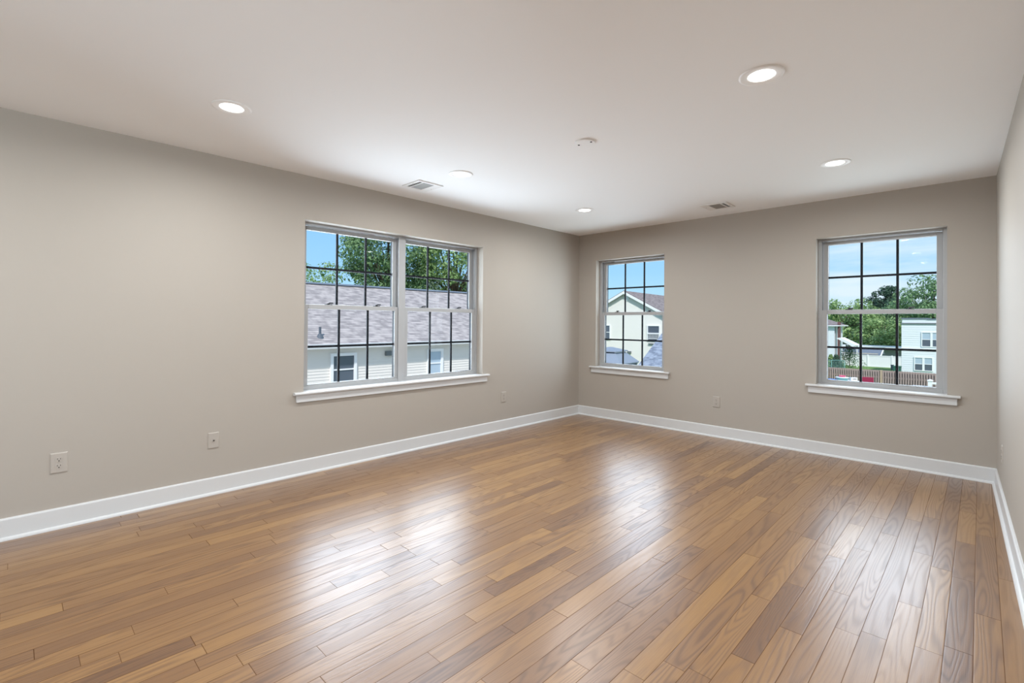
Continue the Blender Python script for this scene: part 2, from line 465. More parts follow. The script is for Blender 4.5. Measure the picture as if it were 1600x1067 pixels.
tag(MB().box((-WT, YR - WT, -0.12), (xr(YR) + 0.3, WT, 0.0)).build('floor', MT['floor']), 'honey oak strip floor with satin sheen running toward the window corner', 'floor', kind='structure')
tag(MB().box((-WT, YR - WT, H), (xr(YR) + 0.3, WT, H + 0.2)).build('ceiling', MT['ceil']), 'plain flat white ceiling above the whole room', 'ceiling', kind='structure')

m = MB()
m.box((-WT, YR - WT, 0), (0, LWa, H)).box((-WT, LWb, 0), (0, WT, H))
m.box((-WT, LWa, 0), (0, LWb, Z0)).box((-WT, LWa, Z1), (0, LWb, H))
tag(m.build('wall_left', MT['wall']), 'long greige wall with the double window and outlets', 'wall', kind='structure')
m = MB()
m.box((0, 0, 0), (SWa, WT, H)).box((SWb, 0, 0), (RWa, WT, H)).box((RWb, 0, 0), (W + 0.3, WT, H))
for a, b in ((SWa, SWb), (RWa, RWb)):
    m.box((a, 0, 0), (b, WT, Z0)).box((a, 0, Z1), (b, WT, H))
tag(m.build('wall_back', MT['wall']), 'greige end wall with two single windows', 'wall', kind='structure')
WR = Matrix.Translation((W, 0, 0)) @ Matrix.Rotation(-math.pi / 2 + RA, 4, 'Z')
m = MB(); LR = -YR / math.cos(RA)
m.box((0, 0, 0), (XWa, WT, H)).box((XWb, 0, 0), (LR, WT, H)).box((XWa, 0, 0), (XWb, WT, Z0)).box((XWa, 0, Z1), (XWb, WT, H))
tag(m.build('wall_right', MT['wall'], tf=WR),
    'plain greige side wall with one outlet and no window in sight', 'wall', kind='structure')
tag(MB().box((0, YR - WT, 0), (xr(YR) + 0.2, YR, H)).build('wall_rear', MT['wall']), 'plain greige wall behind the viewpoint', 'wall', kind='structure')

# baseboards: square-edged board with a small quarter-round shoe
BASE = [(0, 0.0), (0.030, 0.0), (0.0295, 0.006), (0.027, 0.012), (0.022, 0.0165), (0.0145, 0.0185), (0.0145, 0.113), (0.0125, 0.118), (0.0085, 0.121), (0, 0.122)]
def baseboard(name, p0, p1, inward, label):
    p0 = Vector((*p0, 0)); p1 = Vector((*p1, 0)); n = Vector((*inward, 0)).normalized()
    pts = [p0 + n * d + Vector((0, 0, z)) for d, z in BASE]
    return tag(MB().prism(pts, p1 - p0).build(name, MT['trim']), label, 'baseboard', kind='structure')
baseboard('baseboard_left', (0, 0), (0, YR), (1, 0), 'white baseboard under the double window wall')
baseboard('baseboard_back', (0, 0), (W, 0), (0, -1), 'white baseboard along the end wall with two windows')
baseboard('baseboard_right', (W, 0), (xr(YR), YR), (-1, -math.tan(RA)), 'white baseboard along the side wall opposite the double window')
baseboard('baseboard_rear', (0, YR), (xr(YR), YR), (0, 1), 'white baseboard on the wall behind the viewpoint')

# ------------------------------------------------------------------ windows
# local frame: X along the wall, Y = depth into the wall (outdoors), Z up, origin at floor level of the wall face
def ring_box(mb, x0, x1, z0, z1, y0, y1, wl, wr, wb, wt, bev=0.0):
    mb.box((x0, y0, z0), (x0 + wl, y1, z1), bev); mb.box((x1 - wr, y0, z0), (x1, y1, z1), bev)
    mb.box((x0 + wl, y0, z0), (x1 - wr, y1, z0 + wb), bev); mb.box((x0 + wl, y0, z1 - wt), (x1 - wr, y1, z1), bev)
    return mb

def grille(mb, x0, x1, z0, z1, zc, y, w=0.0195, t=0.010):
    for k in (1, 2):
        xc = x0 + (x1 - x0) * k / 3
        mb.box((xc - w / 2, y, z0), (xc + w / 2, y + t, z1))
    mb.box((x0, y + 0.0005, zc - w / 2), (x1, y + t + 0.0005, zc + w / 2))
    return mb

def hung_unit(root, a, b):
    """one double-hung unit between a and b"""
    fr = MB()
    fw = 0.029
    ring_box(fr, a, b, Z0, Z1, 0.092, 0.145, fw, fw, 0.045, 0.018, 0.0025)
    ring_box(fr, a, b, Z0, Z1, 0.146, 0.195, fw - 0.006, fw - 0.006, 0.03, 0.016)
    fr.box((a + 0.02, 0.060, Z0), (b - 0.02, 0.092, Z0 + 0.016), 0.003)
    f = fr.build('window_frame', MT['vinyl'], root)
    tr = MB()
    for s in (a + fw - 0.001, b - fw - 0.0045):
        tr.box((s, 0.100, 1.389), (s + 0.0055, 0.139, Z1 - 0.02))
    tr.build('jamb_track', MT['track'], f)
    # lower sash (room side)
    x0, x1 = a + 0.0265, b - 0.0265
    lz0, lz1 = 0.700, 1.388
    gl0, gl1, gz0, gz1 = a + 0.074, b - 0.074, 0.7135, 1.349
    s = MB(); ring_box(s, x0, x1, lz0, lz1, 0.100, 0.1105, gl0 - x0, x1 - gl1, gz0 - lz0, lz1 - gz1, 0.002)
    lo = s.build('lower_sash', MT['vinyl'], root)
    s = MB(); ring_box(s, x0 + 0.004, x1 - 0.004, lz0, lz1 - 0.004, 0.1105, 0.141, gl0 - x0 - 0.004, x1 - gl1 - 0.004, gz0 - lz0, lz1 - gz1 - 0.004)
    s.build('sash_outer_stop', MT['black'], lo)
    MB().box((gl0 - 0.004, 0.1065, gz0 - 0.004), (gl1 + 0.004, 0.1090, gz1 + 0.004)).build('glass_pane', MT['glass'], lo)
    grille(MB(), gl0, gl1, gz0, gz1, 1.029, 0.1100).build('muntin_grille', MT['black'], lo)
    for xf in (0.25, 0.75):
        xc = x0 + (x1 - x0) * xf
        k = MB(); k.box((xc - 0.030, 0.106, 1.388), (xc + 0.030, 0.134, 1.394), 0.002)
        k.cyl((xc, 0.119, 1.393), (xc, 0.119, 1.403), 0.011)
        k.box((xc - 0.004, 0.100, 1.398), (xc + 0.034, 0.112, 1.409), 0.002)
        k.build('sash_lock', MT['lock'], lo)
    # upper sash (outdoor side)
    x0, x1 = a + 0.032, b - 0.032
    uz0, uz1 = 1.350, 2.058
    gz0, gz1 = 1.392, 2.023
    s = MB(); ring_box(s, x0, x1, uz0, uz1, 0.146, 0.1565, gl0 - x0, x1 - gl1, gz0 - uz0, uz1 - gz1, 0.002)
    up = s.build('upper_sash', MT['vinyl'], root)
    s = MB(); ring_box(s, x0, x1, uz0, uz1, 0.1565, 0.184, gl0 - x0, x1 - gl1, gz0 - uz0, uz1 - gz1)
    s.build('sash_outer_stop', MT['black'], up)
    MB().box((gl0 - 0.004, 0.1525, gz0 - 0.004), (gl1 + 0.004, 0.1550, gz1 + 0.004)).build('glass_pane', MT['glass'], up)
    grille(MB(), gl0, gl1, gz0, gz1, 1.705, 0.1560).build('muntin_grille', MT['black'], up)
    for xf in (0.14, 0.86):
        xc = x0 + (x1 - x0) * xf
        k = MB(); k.box((xc - 0.033, 0.1425, 2.030), (xc + 0.033, 0.1465, 2.042), 0.0015)
        k.build('finger_lift', MT['vinyl'], up)

def stool(root, a, b):
    # stool: rounded nose overhanging the room, horns past the opening; apron below
    prof = [(-0.036, Z0 - 0.006), (-0.041, Z0), (-0.041, Z0 + 0.008), (-0.037, Z0 + 0.013), (-0.030, Z0 + 0.015), (0.0, Z0 + 0.015), (0.0, Z0 - 0.008), (-0.030, Z0 - 0.008)]
    m = MB(); m.prism([(a - 0.082, y, z) for y, z in prof], (b - a + 0.164, 0, 0))
    m.box((a + 0.001, 0.0, Z0), (b - 0.001, 0.094, Z0 + 0.015))
    m.build('window_stool', MT['trim'], root)
    MB().box((a - 0.062, -0.018, 0.588), (b + 0.062, 0.0, Z0 - 0.008), 0.0025).build('window_apron', MT['trim'], root)

w1 = empty('window_1', (0, 0, 0), math.radians(90), 'white double-hung pair with black grilles looking at a shingle roof', 'window', kind='structure')
# on the long wall: local X -> world +Y, local Y -> world -X
mid = -2.774
hung_unit(w1, LWa, mid + 0.003)
hung_unit(w1, mid - 0.003 + 0.006, LWb)
MB().box((mid - 0.038, 0.086, Z0 + 0.012), (mid + 0.038, 0.094, Z1 - 0.012), 0.002).build('mullion_cover', MT['vinyl'], w1)
stool(w1, LWa, LWb)
w2 = empty('window_2', (0, 0, 0), 0, 'single double-hung window near the corner, looking at a gabled house', 'window', kind='structure')
hung_unit(w2, SWa, SWb); stool(w2, SWa, SWb)
w3 = empty('window_3', (0, 0, 0), 0, 'single double-hung window looking at trees and a white house', 'window', kind='structure')
hung_unit(w3, RWa, RWb); stool(w3, RWa, RWb)
w4 = empty('fill_window_4', (W, 0, 0), -math.pi / 2 + RA, 'unseen double-hung pair added for fill light, side wall behind the viewpoint', 'window', kind='structure')  # added unseen window that lets fill light in
hung_unit(w4, XWa, 6.982); hung_unit(w4, 6.988, XWb); stool(w4, XWa, XWb)

# ------------------------------------------------------------------ recessed lamps
def make_lamp():
    root = empty('recessed_light', (0, 0, H))
    m = MB()
    m.lathe([(0.0985, 0.0), (0.0985, -0.003), (0.095, -0.0055), (0.088, -0.006), (0.064, -0.0045), (0.0585, -0.002), (0.0585, 0.004)], n=64)
    m.build('lamp_trim', MT['lampring'], root, smooth=True)
    l = MB(); l.lathe([(0.0583, -0.0022), (0.050, -0.0050), (0.034, -0.0072), (0.014, -0.0082)], n=48, close1=True)
    l.build('lamp_lens', MT['lens'], root, smooth=True)
    add_light('lamp_light', 'AREA', (0, 0, -0.012), (0, 0, -1), LAMP_W, (0.95, 0.98, 1.0), parent=root, shape='DISK', size=0.11, spread=math.radians(172))
    return root
lamps = [((0.955, -4.573), 'recessed ceiling light over the wall outlets, before the double window'),
         ((0.955, -2.911), 'recessed ceiling light next to the vent by the double window'),
         ((0.955, -1.210), 'recessed ceiling light closest to the corner of two walls'),
         ((3.213, -2.934), 'recessed ceiling light by the side wall, closest one on that side to the viewer'),
         ((3.195, -1.205), 'recessed ceiling light above the window with trees')]
proto = None
for (x, y), lab in lamps:
    r = make_lamp() if proto is None else copy_tree(proto)
    proto = proto or r
    r.location = (x, y, H)
    tag(r, lab, 'ceiling light', 'recessed ceiling lights')
for x, y, lab in ((3.21, -4.62, 'recessed ceiling light overhead at the viewpoint'), (0.955, -6.28, 'unseen recessed light added for fill behind the viewpoint, by the long wall'), (3.21, -6.28, 'unseen recessed light added for fill behind the viewpoint, by the added window')):  # the two behind the viewpoint are unseen, added for fill
    r = copy_tree(proto); r.location = (x, y, H)
    tag(r, lab, 'ceiling light', 'recessed ceiling lights')

# ------------------------------------------------------------------ ceiling vents
def make_vent():
    # local: louvre field with a narrow cross-vane strip at +X
    root = empty('ceiling_vent', (0, 0, H))
    m = MB()
    ox0, ox1, oy0, oy1 = -0.150, 0.108, -0.128, 0.128
    a0, a1, b0, b1 = -0.075, 0.076, -0.098, 0.098
    z0, z1 = -0.007, 0.0
    m.box((ox0, oy0, z0), (a0, oy1, z1), 0.002); m.box((a1, oy0, z0), (ox1, oy1, z1), 0.002)
    m.box((a0, oy0, z0), (a1, b0, z1), 0.002); m.box((a0, b1, z0), (a1, oy1, z1), 0.002)
    m.box((0.036, b0, z0), (0.049, b1, z1), 0.002)
    m.build('vent_frame', MT['vent'], root)
    MB().box((a0 - 0.002, b0 - 0.002, -0.0012), (a1 + 0.002, b1 + 0.002, -0.0006)).build('vent_opening', MT['slot'], root)
    for k in range(10):
        x = a0 + 0.006 + k * 0.0112
        MB().prism([(x, b0, -0.0062), (x + 0.0085, b0, -0.0022), (x + 0.0092, b0, -0.0034), (x + 0.0007, b0, -0.0068)], (0, b1 - b0, 0)).build('vent_louvre', MT['ventgrey'], root)
    for k in range(8):
        y = b0 + 0.012 + k * 0.0245
        MB().box((0.050, y, -0.0058), (0.075, y + 0.003, -0.0018)).build('vent_vane', MT['ventgrey'], root)
    for x, y in ((-0.128, -0.02), (0.092, 0.02)):
        MB().cyl((x, y, -0.007), (x, y, -0.0085), 0.0042, n=12).build('screw', MT['steel'], root)
    return root
v1 = make_vent(); v1.location = (2.075, -0.46, H); v1.rotation_euler = (0, 0, 0)
tag(v1, 'white ceiling register beside the end wall, between its two windows', 'ceiling vent', 'ceiling vents')
v2 = copy_tree(v1); v2.location = (0.452, -2.945, H); v2.rotation_euler = (0, 0, math.radians(-90))
tag(v2, 'white ceiling register above the double window next to a lamp', 'ceiling vent', 'ceiling vents')

# ------------------------------------------------------------------ ceiling box cover
p = empty('ceiling_cover_plate', (2.093, -2.802, H), 0, 'round white blank cover plate with two dark screws on the ceiling', 'cover plate')
MB().lathe([(0.066, 0.0), (0.066, -0.006), (0.063, -0.009), (0.055, -0.0095)], n=48, close1=True).build('plate_disc', MT['ceil'], p, smooth=False)
for dx, dy in ((-0.046, -0.004), (0.046, 0.004)):
    MB().cyl((dx, dy, -0.0094), (dx, dy, -0.012), 0.0065, n=14).build('screw', MT['slot'], p)

# ------------------------------------------------------------------ wall plates
def plate_mb(w, h):
    m = MB(); t = 0.006; c = 0.005
    m.rings([[(-w / 2, 0, -h / 2), (w / 2, 0, -h / 2), (w / 2, 0, h / 2), (-w / 2, 0, h / 2)],
             [(-w / 2, -0.002, -h / 2), (w / 2, -0.002, -h / 2), (w / 2, -0.002, h / 2), (-w / 2, -0.002, h / 2)],
             [(-w / 2 + c, -t, -h / 2 + c), (w / 2 - c, -t, -h / 2 + c), (w / 2 - c, -t, h / 2 - c), (-w / 2 + c, -t, h / 2 - c)]])
    return m
def make_outlet(w=0.079, h=0.121):
    root = empty('wall_outlet', (0, 0, 0))
    plate_mb(w, h).build('cover_plate', MT['plate'], root)
    for zc in (0.0195, -0.0195):
        m = MB()
        pts = []
        for k in range(32):
            a = 2 * math.pi * k / 32
            pts.append((0.0172 * math.cos(a), -0.0055, zc + max(-0.0142, min(0.0142, 0.0172 * math.sin(a)))))
        m.prism(pts, (0, -0.0025, 0))
        rc = m.build('receptacle', MT['plate'], root)
        s = MB()
        s.box((-0.0078, -0.0086, zc + 0.000), (-0.0054, -0.0078, zc + 0.0085))
        s.box((0.0056, -0.0086, zc + 0.001), (0.0078, -0.0078, zc + 0.0078))
        s.cyl((0, -0.0078, zc - 0.0068), (0, -0.0086, zc - 0.0068), 0.0031, n=14)
        s.build('socket_slots', MT['slot'], rc)
    MB().cyl((0, -0.006, 0), (0, -0.0075, 0), 0.003, n=12).build('screw', MT['plate'], root)
    return root
o1 = make_outlet(); o1.location = (0, -5.211, 0.390); o1.rotation_euler = (0, 0, math.radians(90))
tag(o1, 'duplex outlet on the long wall, farthest from the double window', 'outlet', 'wall outlets')
o2 = copy_tree(o1); o2.location = (0, -1.452, 0.383); tag(o2, 'duplex outlet on the long wall between double window and corner', 'outlet', 'wall outlets')
o3 = copy_tree(o1); o3.location = (1.872, 0, 0.385); o3.rotation_euler = (0, 0, 0); tag(o3, 'duplex outlet on the end wall between its two windows', 'outlet', 'wall outlets')
o4 = copy_tree(o1); o4.location = (xr(-0.672), -0.672, 0.365); o4.rotation_euler = (0, 0, math.radians(-90) + RA); tag(o4, 'outlet seen edge-on on the side wall opposite the double window', 'outlet', 'wall outlets')
jk = empty('cable_jack_plate', (0, -4.398, 0.385), math.radians(90), 'small wall plate with one round cable jack at its middle', 'jack plate')
plate_mb(0.070, 0.114).build('cover_plate', MT['plate'], jk)
MB().cyl((0, -0.0055, 0), (0, -0.0080, 0), 0.0068, n=6).cyl((0, -0.008, 0), (0, -0.014, 0), 0.0047, n=16).build('coax_jack', MT['steel'], jk)
MB().cyl((0, -0.0139, 0), (0, -0.0146, 0), 0.0038, n=16).build('jack_hole', MT['slot'], jk)
for z in (0.042, -0.042):
    MB().cyl((0, -0.0055, z), (0, -0.0068, z), 0.003, n=12).build('screw', MT['plate'], jk)

# ================================================================== OUTDOORS
GZ = -3.0
m = MB()
def gz(y): return GZ if y <= 28 else (GZ - 0.9 * (y - 28) / 39.6 if y < 67.6 else GZ - 0.9)
ys = [-60, -20, 0, 10, 20, 28, 34, 40, 46, 52, 58, 63, 67.6, 90, 140, 220]
for a, b in zip(ys[:-1], ys[1:]):
    m.poly([(-160, a, gz(a)), (120, a, gz(a)), (120, b, gz(b)), (-160, b, gz(b))])
tag(m.build('lawn', MT['lawn']), 'green lawn sloping away behind the brown picket fence', 'lawn', kind='structure')

tag(MB().box((-11.6, -40, GZ - 0.1), (-0.4, 14.5, GZ + 0.02)).build('bounce_slab', mat('pale_concrete', (0.42, 0.41, 0.40), 0.9, 0.2)), 'unseen pale concrete slab added for neutral bounce on the long house', 'bounce_slab', kind='structure')  # unseen slab added to keep green bounce off the siding

def siding(mb, p0, p1, z0, z1, expo, out, top=None):
    """lapped clapboards from p0 to p1 (xy), out = outward normal; top(s) clips the height along the run"""
    p0 = Vector((*p0, 0)); p1 = Vector((*p1, 0)); n = Vector((*out, 0)).normalized()
    z = z0; k = 0
    d = 0.016
    def pt(s, zz, o): v = p0 + (p1 - p0) * s + n * o; return (v.x, v.y, zz)
    while z < z1 - 1e-6:
        zt = min(z + expo, z1)
        sa, sb = 0.0, 1.0
        if top is not None:
            r0 = top(z); r1 = top(zt)
            if r0 is None: break
            (a0, b0) = r0; (a1, b1) = r1 if r1 else ((a0 + b0) / 2,) * 2
        else:
            a0 = a1 = 0.0; b0 = b1 = 1.0
        mb.poly([pt(a0, z, d), pt(b0, z, d), pt(b1, zt, 0.0), pt(a1, zt, 0.0)])
        mb.poly([pt(a0, z, 0.0), pt(b0, z, 0.0), pt(b0, z, d), pt(a0, z, d)])
        z = zt; k += 1
    return mb

def roof_slab(root, name, origin, xdir, updir, lx, ly, m, t=0.06):
    """sloped slab whose local X runs along the eave and local Y up the slope"""
    X = Vector(xdir).normalized(); Y = Vector(updir).normalized(); Z = X.cross(Y)
    M = Matrix.Identity(4)
    for i in range(3):
        M[i][0], M[i][1], M[i][2], M[i][3] = X[i], Y[i], Z[i], origin[i]
    return MB().box((0, 0, -t), (lx, ly, 0)).build(name, m, root, tf=M)

def house_window(root, c, w, h, n, trim=0.10, rail=0.5, pane='pane', mull=False, lowpane=None):
    """c centre (root space), n outward normal, frame and panes as sub-parts"""
    n = Vector(n).normalized(); X = Vector((0, 0, 1)).cross(n).normalized()
    M = Matrix.Identity(4)
    for i in range(3):
        M[i][0], M[i][1], M[i][2], M[i][3] = X[i], -n[i], (0, 0, 1)[i], c[i]
    f = MB(); ring_box(f, -w / 2 - trim, w / 2 + trim, -h / 2 - trim, h / 2 + trim, -0.07, 0.02, trim, trim, trim, trim)
    zr = -h / 2 + h * rail
    f.box((-w / 2, -0.045, zr - 0.025), (w / 2, 0.0, zr + 0.025))
    if mull: f.box((-0.08, -0.06, -h / 2), (0.08, 0.0, h / 2))
    fo = f.build('window', MT['white_out'], root, tf=M)
    MB().box((-w / 2, -0.025, zr), (w / 2, 0.0, h / 2)).build('window_pane', MT[pane], fo)
    MB().box((-w / 2, -0.015, -h / 2), (w / 2, 0.0, zr)).build('window_pane', MT[lowpane or pane], fo)
    return fo

# ---- house beyond the double window
hA = empty('neighbour_house', (-12, 5, GZ), 0, 'long single-storey house with mauve-grey shingle roof outside the double window', 'house')
B = Vector((-12, 5, GZ))
def rel(p, base): return tuple(Vector(p) - base)
m = MB(); siding(m, (0, -13), (0, 9.6), 0, 3.30, 0.102, (1, 0)); m.build('siding_wall', MT['siding'], hA)
MB().box((-8.6, -13, 0), (-0.02, 9.6, 3.30)).build('house_body', MT['siding'], hA)
MB().box((-0.02, -13.4, 3.30), (0.36, 9.9, 3.36)).build('soffit', MT['white_out'], hA)
m = MB(); m.prism([(0.36, -13.4, 3.30), (0.45, -13.4, 3.33), (0.49, -13.4, 3.475), (0.36, -13.4, 3.475)], (0, 23.3, 0)); m.build('gutter', MT['white_out'], hA)
sl = math.atan(0.5)
roof_slab(hA, 'shingle_roof', (0.37, -13.5, 3.455), (0, 1, 0), (-math.cos(sl), 0, math.sin(sl)), 23.5, 5.37, MT['roofA'])
roof_slab(hA, 'shingle_roof', (-9.16, 10.0, 3.43), (0, -1, 0), (math.cos(sl), 0, math.sin(sl)), 23.5, 5.37, MT['roofA'])
m = MB(); m.prism([(-4.50, -13.5, 5.80), (-4.36, -13.5, 5.88), (-4.22, -13.5, 5.80), (-4.36, -13.5, 5.84)], (0, 23.5, 0)); m.build('ridge_cap', MT['darkroof'], hA)
house_window(hA, (0.02, 2.63 - 5, -0.44 + 3), 0.76, 0.94, (1, 0, 0), trim=0.10)
house_window(hA, (0.02, 6.56 - 5, -0.44 + 3), 0.56, 0.94, (1, 0, 0), trim=0.11, pane='blind')
m = MB(); m.box((0.0, 4.27 - 5, 2.96), (0.14, 4.66 - 5, 3.13), 0.01)
for k in range(5): m.box((0.14, 4.29 - 5 + k * 0.075, 2.98), (0.15, 4.32 - 5 + k * 0.075, 3.11))
m.build('wall_vent_box', MT['greybox'], hA)
px, py, pz = -12.03 + 12, 1.86 - 5, 0.68 + 3
vp = MB(); vp.cyl((px - 0.10, py, pz - 0.02), (px - 0.10, py, pz + 0.36), 0.04)
vp.build('vent_pipe', MT['pipe'], hA)
MB().cyl((px - 0.10, py, pz - 0.09), (px - 0.10, py, pz + 0.13), 0.17, 0.05).build('pipe_flashing', MT['pipe'], hA)

# ---- gabled house beyond the corner window
thB = math.radians(5.8)
hB = empty('gabled_house', (-16.065, 28.053, GZ), thB, 'two-storey cream house with white-trimmed gable outside the corner window', 'house')
PK = 3.747 - GZ; HB = 5.0; SB = 0.53; EZ = PK - HB * SB
def gtop(z):
    zz = z
    if zz <= EZ - 0.15: return (0.0, 1.0)
    hw = (PK - 0.15 - zz) / SB
    if hw <= 0: return None
    return (0.5 - hw / (2 * HB), 0.5 + hw / (2 * HB))
m = MB(); siding(m, (-HB, 0), (HB, 0), 0, PK - 0.15, 0.102, (0, -1), gtop); m.build('siding_wall', MT['siding2'], hB)
m = MB(); m.prism([(-HB, 0.02, 0), (HB, 0.02, 0), (HB, 0.02, EZ - 0.15), (0, 0.02, PK - 0.16), (-HB, 0.02, EZ - 0.15)], (0, 12, 0)); m.build('house_body', MT['siding2'], hB)
sb = math.atan(SB); ln = (HB + 0.3) / math.cos(sb)
roof_slab(hB, 'shingle_roof', (HB + 0.3, -0.3, PK - (HB + 0.3) * SB + 0.01), (0, 1, 0), (-math.cos(sb), 0, math.sin(sb)), 12.6, ln, MT['roofB'])
roof_slab(hB, 'shingle_roof', (-HB - 0.3, 12.3, PK - (HB + 0.3) * SB + 0.01), (0, -1, 0), (math.cos(sb), 0, math.sin(sb)), 12.6, ln, MT['roofB'])
for s in (-1, 1):
    e = (s * (HB + 0.3), PK - (HB + 0.3) * SB)
    MB().prism([(0, -0.33, PK - 0.04), (e[0], -0.33, e[1] - 0.04), (e[0], -0.33, e[1] - 0.25), (0, -0.33, PK - 0.25)], (0, 0.05, 0)).build('rake_board', MT['white_out'], hB)
house_window(hB, (2.33, -0.02, 0.48 - GZ), 0.86, 1.06, (0, -1, 0), trim=0.07)
bm_ = MB()
for k in range(7): bm_.box((2.0 + k * 0.115, -0.12, 0.07 - GZ), (2.03 + k * 0.115, -0.10, 0.40 - GZ))
bm_.box((1.9, -0.13, 0.40 - GZ), (2.78, -0.09, 0.44 - GZ)); bm_.box((1.9, -0.13, 0.04 - GZ), (2.78, -0.09, 0.07 - GZ))
bm_.build('window_guard', MT['white_out'], hB)
house_window(hB, (-1.72, -0.02, 0.48 - GZ), 0.84, 1.06, (0, -1, 0), trim=0.07)
MB().box((1.95, -0.14, -0.36 - GZ), (2.75, 0.0, -0.29 - GZ)).build('window_ledge', MT['greybox'], hB)
MB().lathe([(0.21, 0.0), (0.21, 0.04), (0.15, 0.05)], n=24, close1=True).build('gable_vent', MT['white_out'], hB,
    tf=Matrix.Translation((0.14, -0.02, 3.17 - GZ)) @ Matrix.Rotation(math.radians(90), 4, 'X'))
MB().box((0.25, -0.16, -1.12 - GZ), (0.55, 0.0, -0.95 - GZ), 0.02).build('meter_box', MT['greybox'], hB)

# ---- garage with blue-grey shingles, in front of the gabled house
gC = empty('garage', (-7, 24.0, GZ), 0, 'garage whose blue-grey shingle roof rises outside the corner window', 'garage')
sc_ = math.atan(0.625); c0 = 21.0; ze = -1.47
roof_slab(gC, 'shingle_roof', (-11.06 + 7, c0 - 24, ze - GZ), (1, 0, 0), (0, math.cos(sc_), math.sin(sc_)), 7.6, 4.3 / math.cos(sc_), MT['roofC'])
roof_slab(gC, 'shingle_roof', (-3.46 + 7, c0 + 8.6 - 24, ze - GZ), (-1, 0, 0), (0, -math.cos(sc_), math.sin(sc_)), 7.6, 4.3 / math.cos(sc_), MT['roofC'])
zr = ze - GZ + 4.3 * 0.625
m = MB(); m.prism([(-3.85, -2.6, 0), (-3.85, 5.2, 0), (-3.85, 5.2, 1.70), (-3.85, 1.3, zr - 0.12), (-3.85, -2.6, 1.70)], (7.2, 0, 0)); m.build('garage_body', MT['white_siding'], gC)
MB().prism([(-4.08, -3.0, ze - GZ - 0.02), (-4.08, 1.3, zr - 0.02), (-4.08, 1.3, zr - 0.16), (-4.08, -3.0, ze - GZ - 0.16)], (0.03, 0, 0)).build('rake_board', MT['white_out'], gC)

# ---- two-tier gazebo
gz_ = empty('gazebo', (-10.35, 17.0, GZ), math.radians(6), 'grey two-tier hardtop gazebo with white posts outside the corner window', 'gazebo')
def hip(mb, h0, z0, h1, z1, t=0.05):
    sq = lambda h, z: [(-h, -h, z), (h, -h, z), (h, h, z), (-h, h, z)]
    mb.rings([sq(h0, z0 - t), sq(h0, z0), sq(h1, z1), sq(max(h1 - 0.05, 0.01), z1 - t)], True, True); return mb
hip(MB(), 1.15, 2.16, 0.62, 2.66).build('lower_roof', MT['gaz'], gz_)
hip(MB(), 0.70, 2.76, 0.10, 2.94).build('upper_roof', MT['gaz'], gz_)
m = MB(); ring_box(m, -0.60, 0.60, 2.60, 2.74, -0.60, 0.60, 0.05, 0.05, 0.02, 0.02); m.build('roof_vent_band', MT['white_out'], gz_)
for sx in (-1, 1):
    for sy in (-1, 1):
        MB().box((sx * 1.05 - 0.06, sy * 1.05 - 0.06, 0), (sx * 1.05 + 0.06, sy * 1.05 + 0.06, 2.12)).build('post', MT['white_out'], gz_)
m = MB()
for s in (-1, 1):
    m.box((-1.08, s * 1.02 - 0.03, 1.98), (1.08, s * 1.02 + 0.03, 2.12)); m.box((s * 1.02 - 0.03, -1.08, 1.98), (s * 1.02 + 0.03, 1.08, 2.12))
m.build('roof_beam_shade', MT['darkroof'], gz_)
MB().box((-1.0, 0.97, 0.0), (1.0, 1.0, 1.95)).build('dark_rear_panel', MT['greybox'], gz_)  # dark panel across the back of the gazebo

# ---- flat-roofed white house outside the window with trees
hD = empty('flat_roofed_house', (3.0, 52.0, -3.8), 0, 'white flat-roofed two-storey house behind the brown fence', 'house')
D0 = Vector((3.0, 52.0, -3.8)); S = 57.42 / 49.42
def dz(z): return 1.2513 + (z - 1.2513) * S + 3.8
def dx(x): return 3.965 + (x - 3.965) * S - 3.0
xl = dx(-0.56)
m = MB(); siding(m, (xl, 0), (9, 0), 0, dz(1.33), 0.20, (0, -1)); siding(m, (xl + 0.06, 0), (9, 0), dz(1.40), dz(1.70), 0.2, (0, -1))
siding(m, (xl, 9), (xl, 0), 0, dz(1.33), 0.20, (-1, 0)); m.build('siding_wall', MT['white_siding'], hD)
MB().box((xl + 0.02, 0.02, 0), (9, 9, dz(1.72))).build('house_body', MT['white_siding'], hD)
MB().box((xl - 0.08, -0.10, dz(1.30)), (9, 0.06, dz(1.38))).build('wall_band', MT['greybox'], hD)
MB().box((xl - 0.05, -0.08, dz(1.70)), (dx(0.98), 9, dz(1.79))).build('parapet_cap', MT['darkroof'], hD)
MB().box((dx(0.98), -0.08, dz(1.66)), (9, 9, dz(1.73))).build('parapet_cap', MT['darkroof'], hD)
MB().box((xl - 1.2, -0.12, dz(-0.69)), (9, 0.0, dz(-0.60))).build('floor_band', MT['white_out'], hD)
house_window(hD, (dx(1.255), -0.02, dz(0.11)), 1.26, 1.22, (0, -1, 0), trim=0.07, mull=True, pane='blind', lowpane='pane')
house_window(hD, (dx(0.78), -0.02, dz(-1.81)), 1.18, 1.12, (0, -1, 0), trim=0.07, mull=True, pane='blind', lowpane='pane')

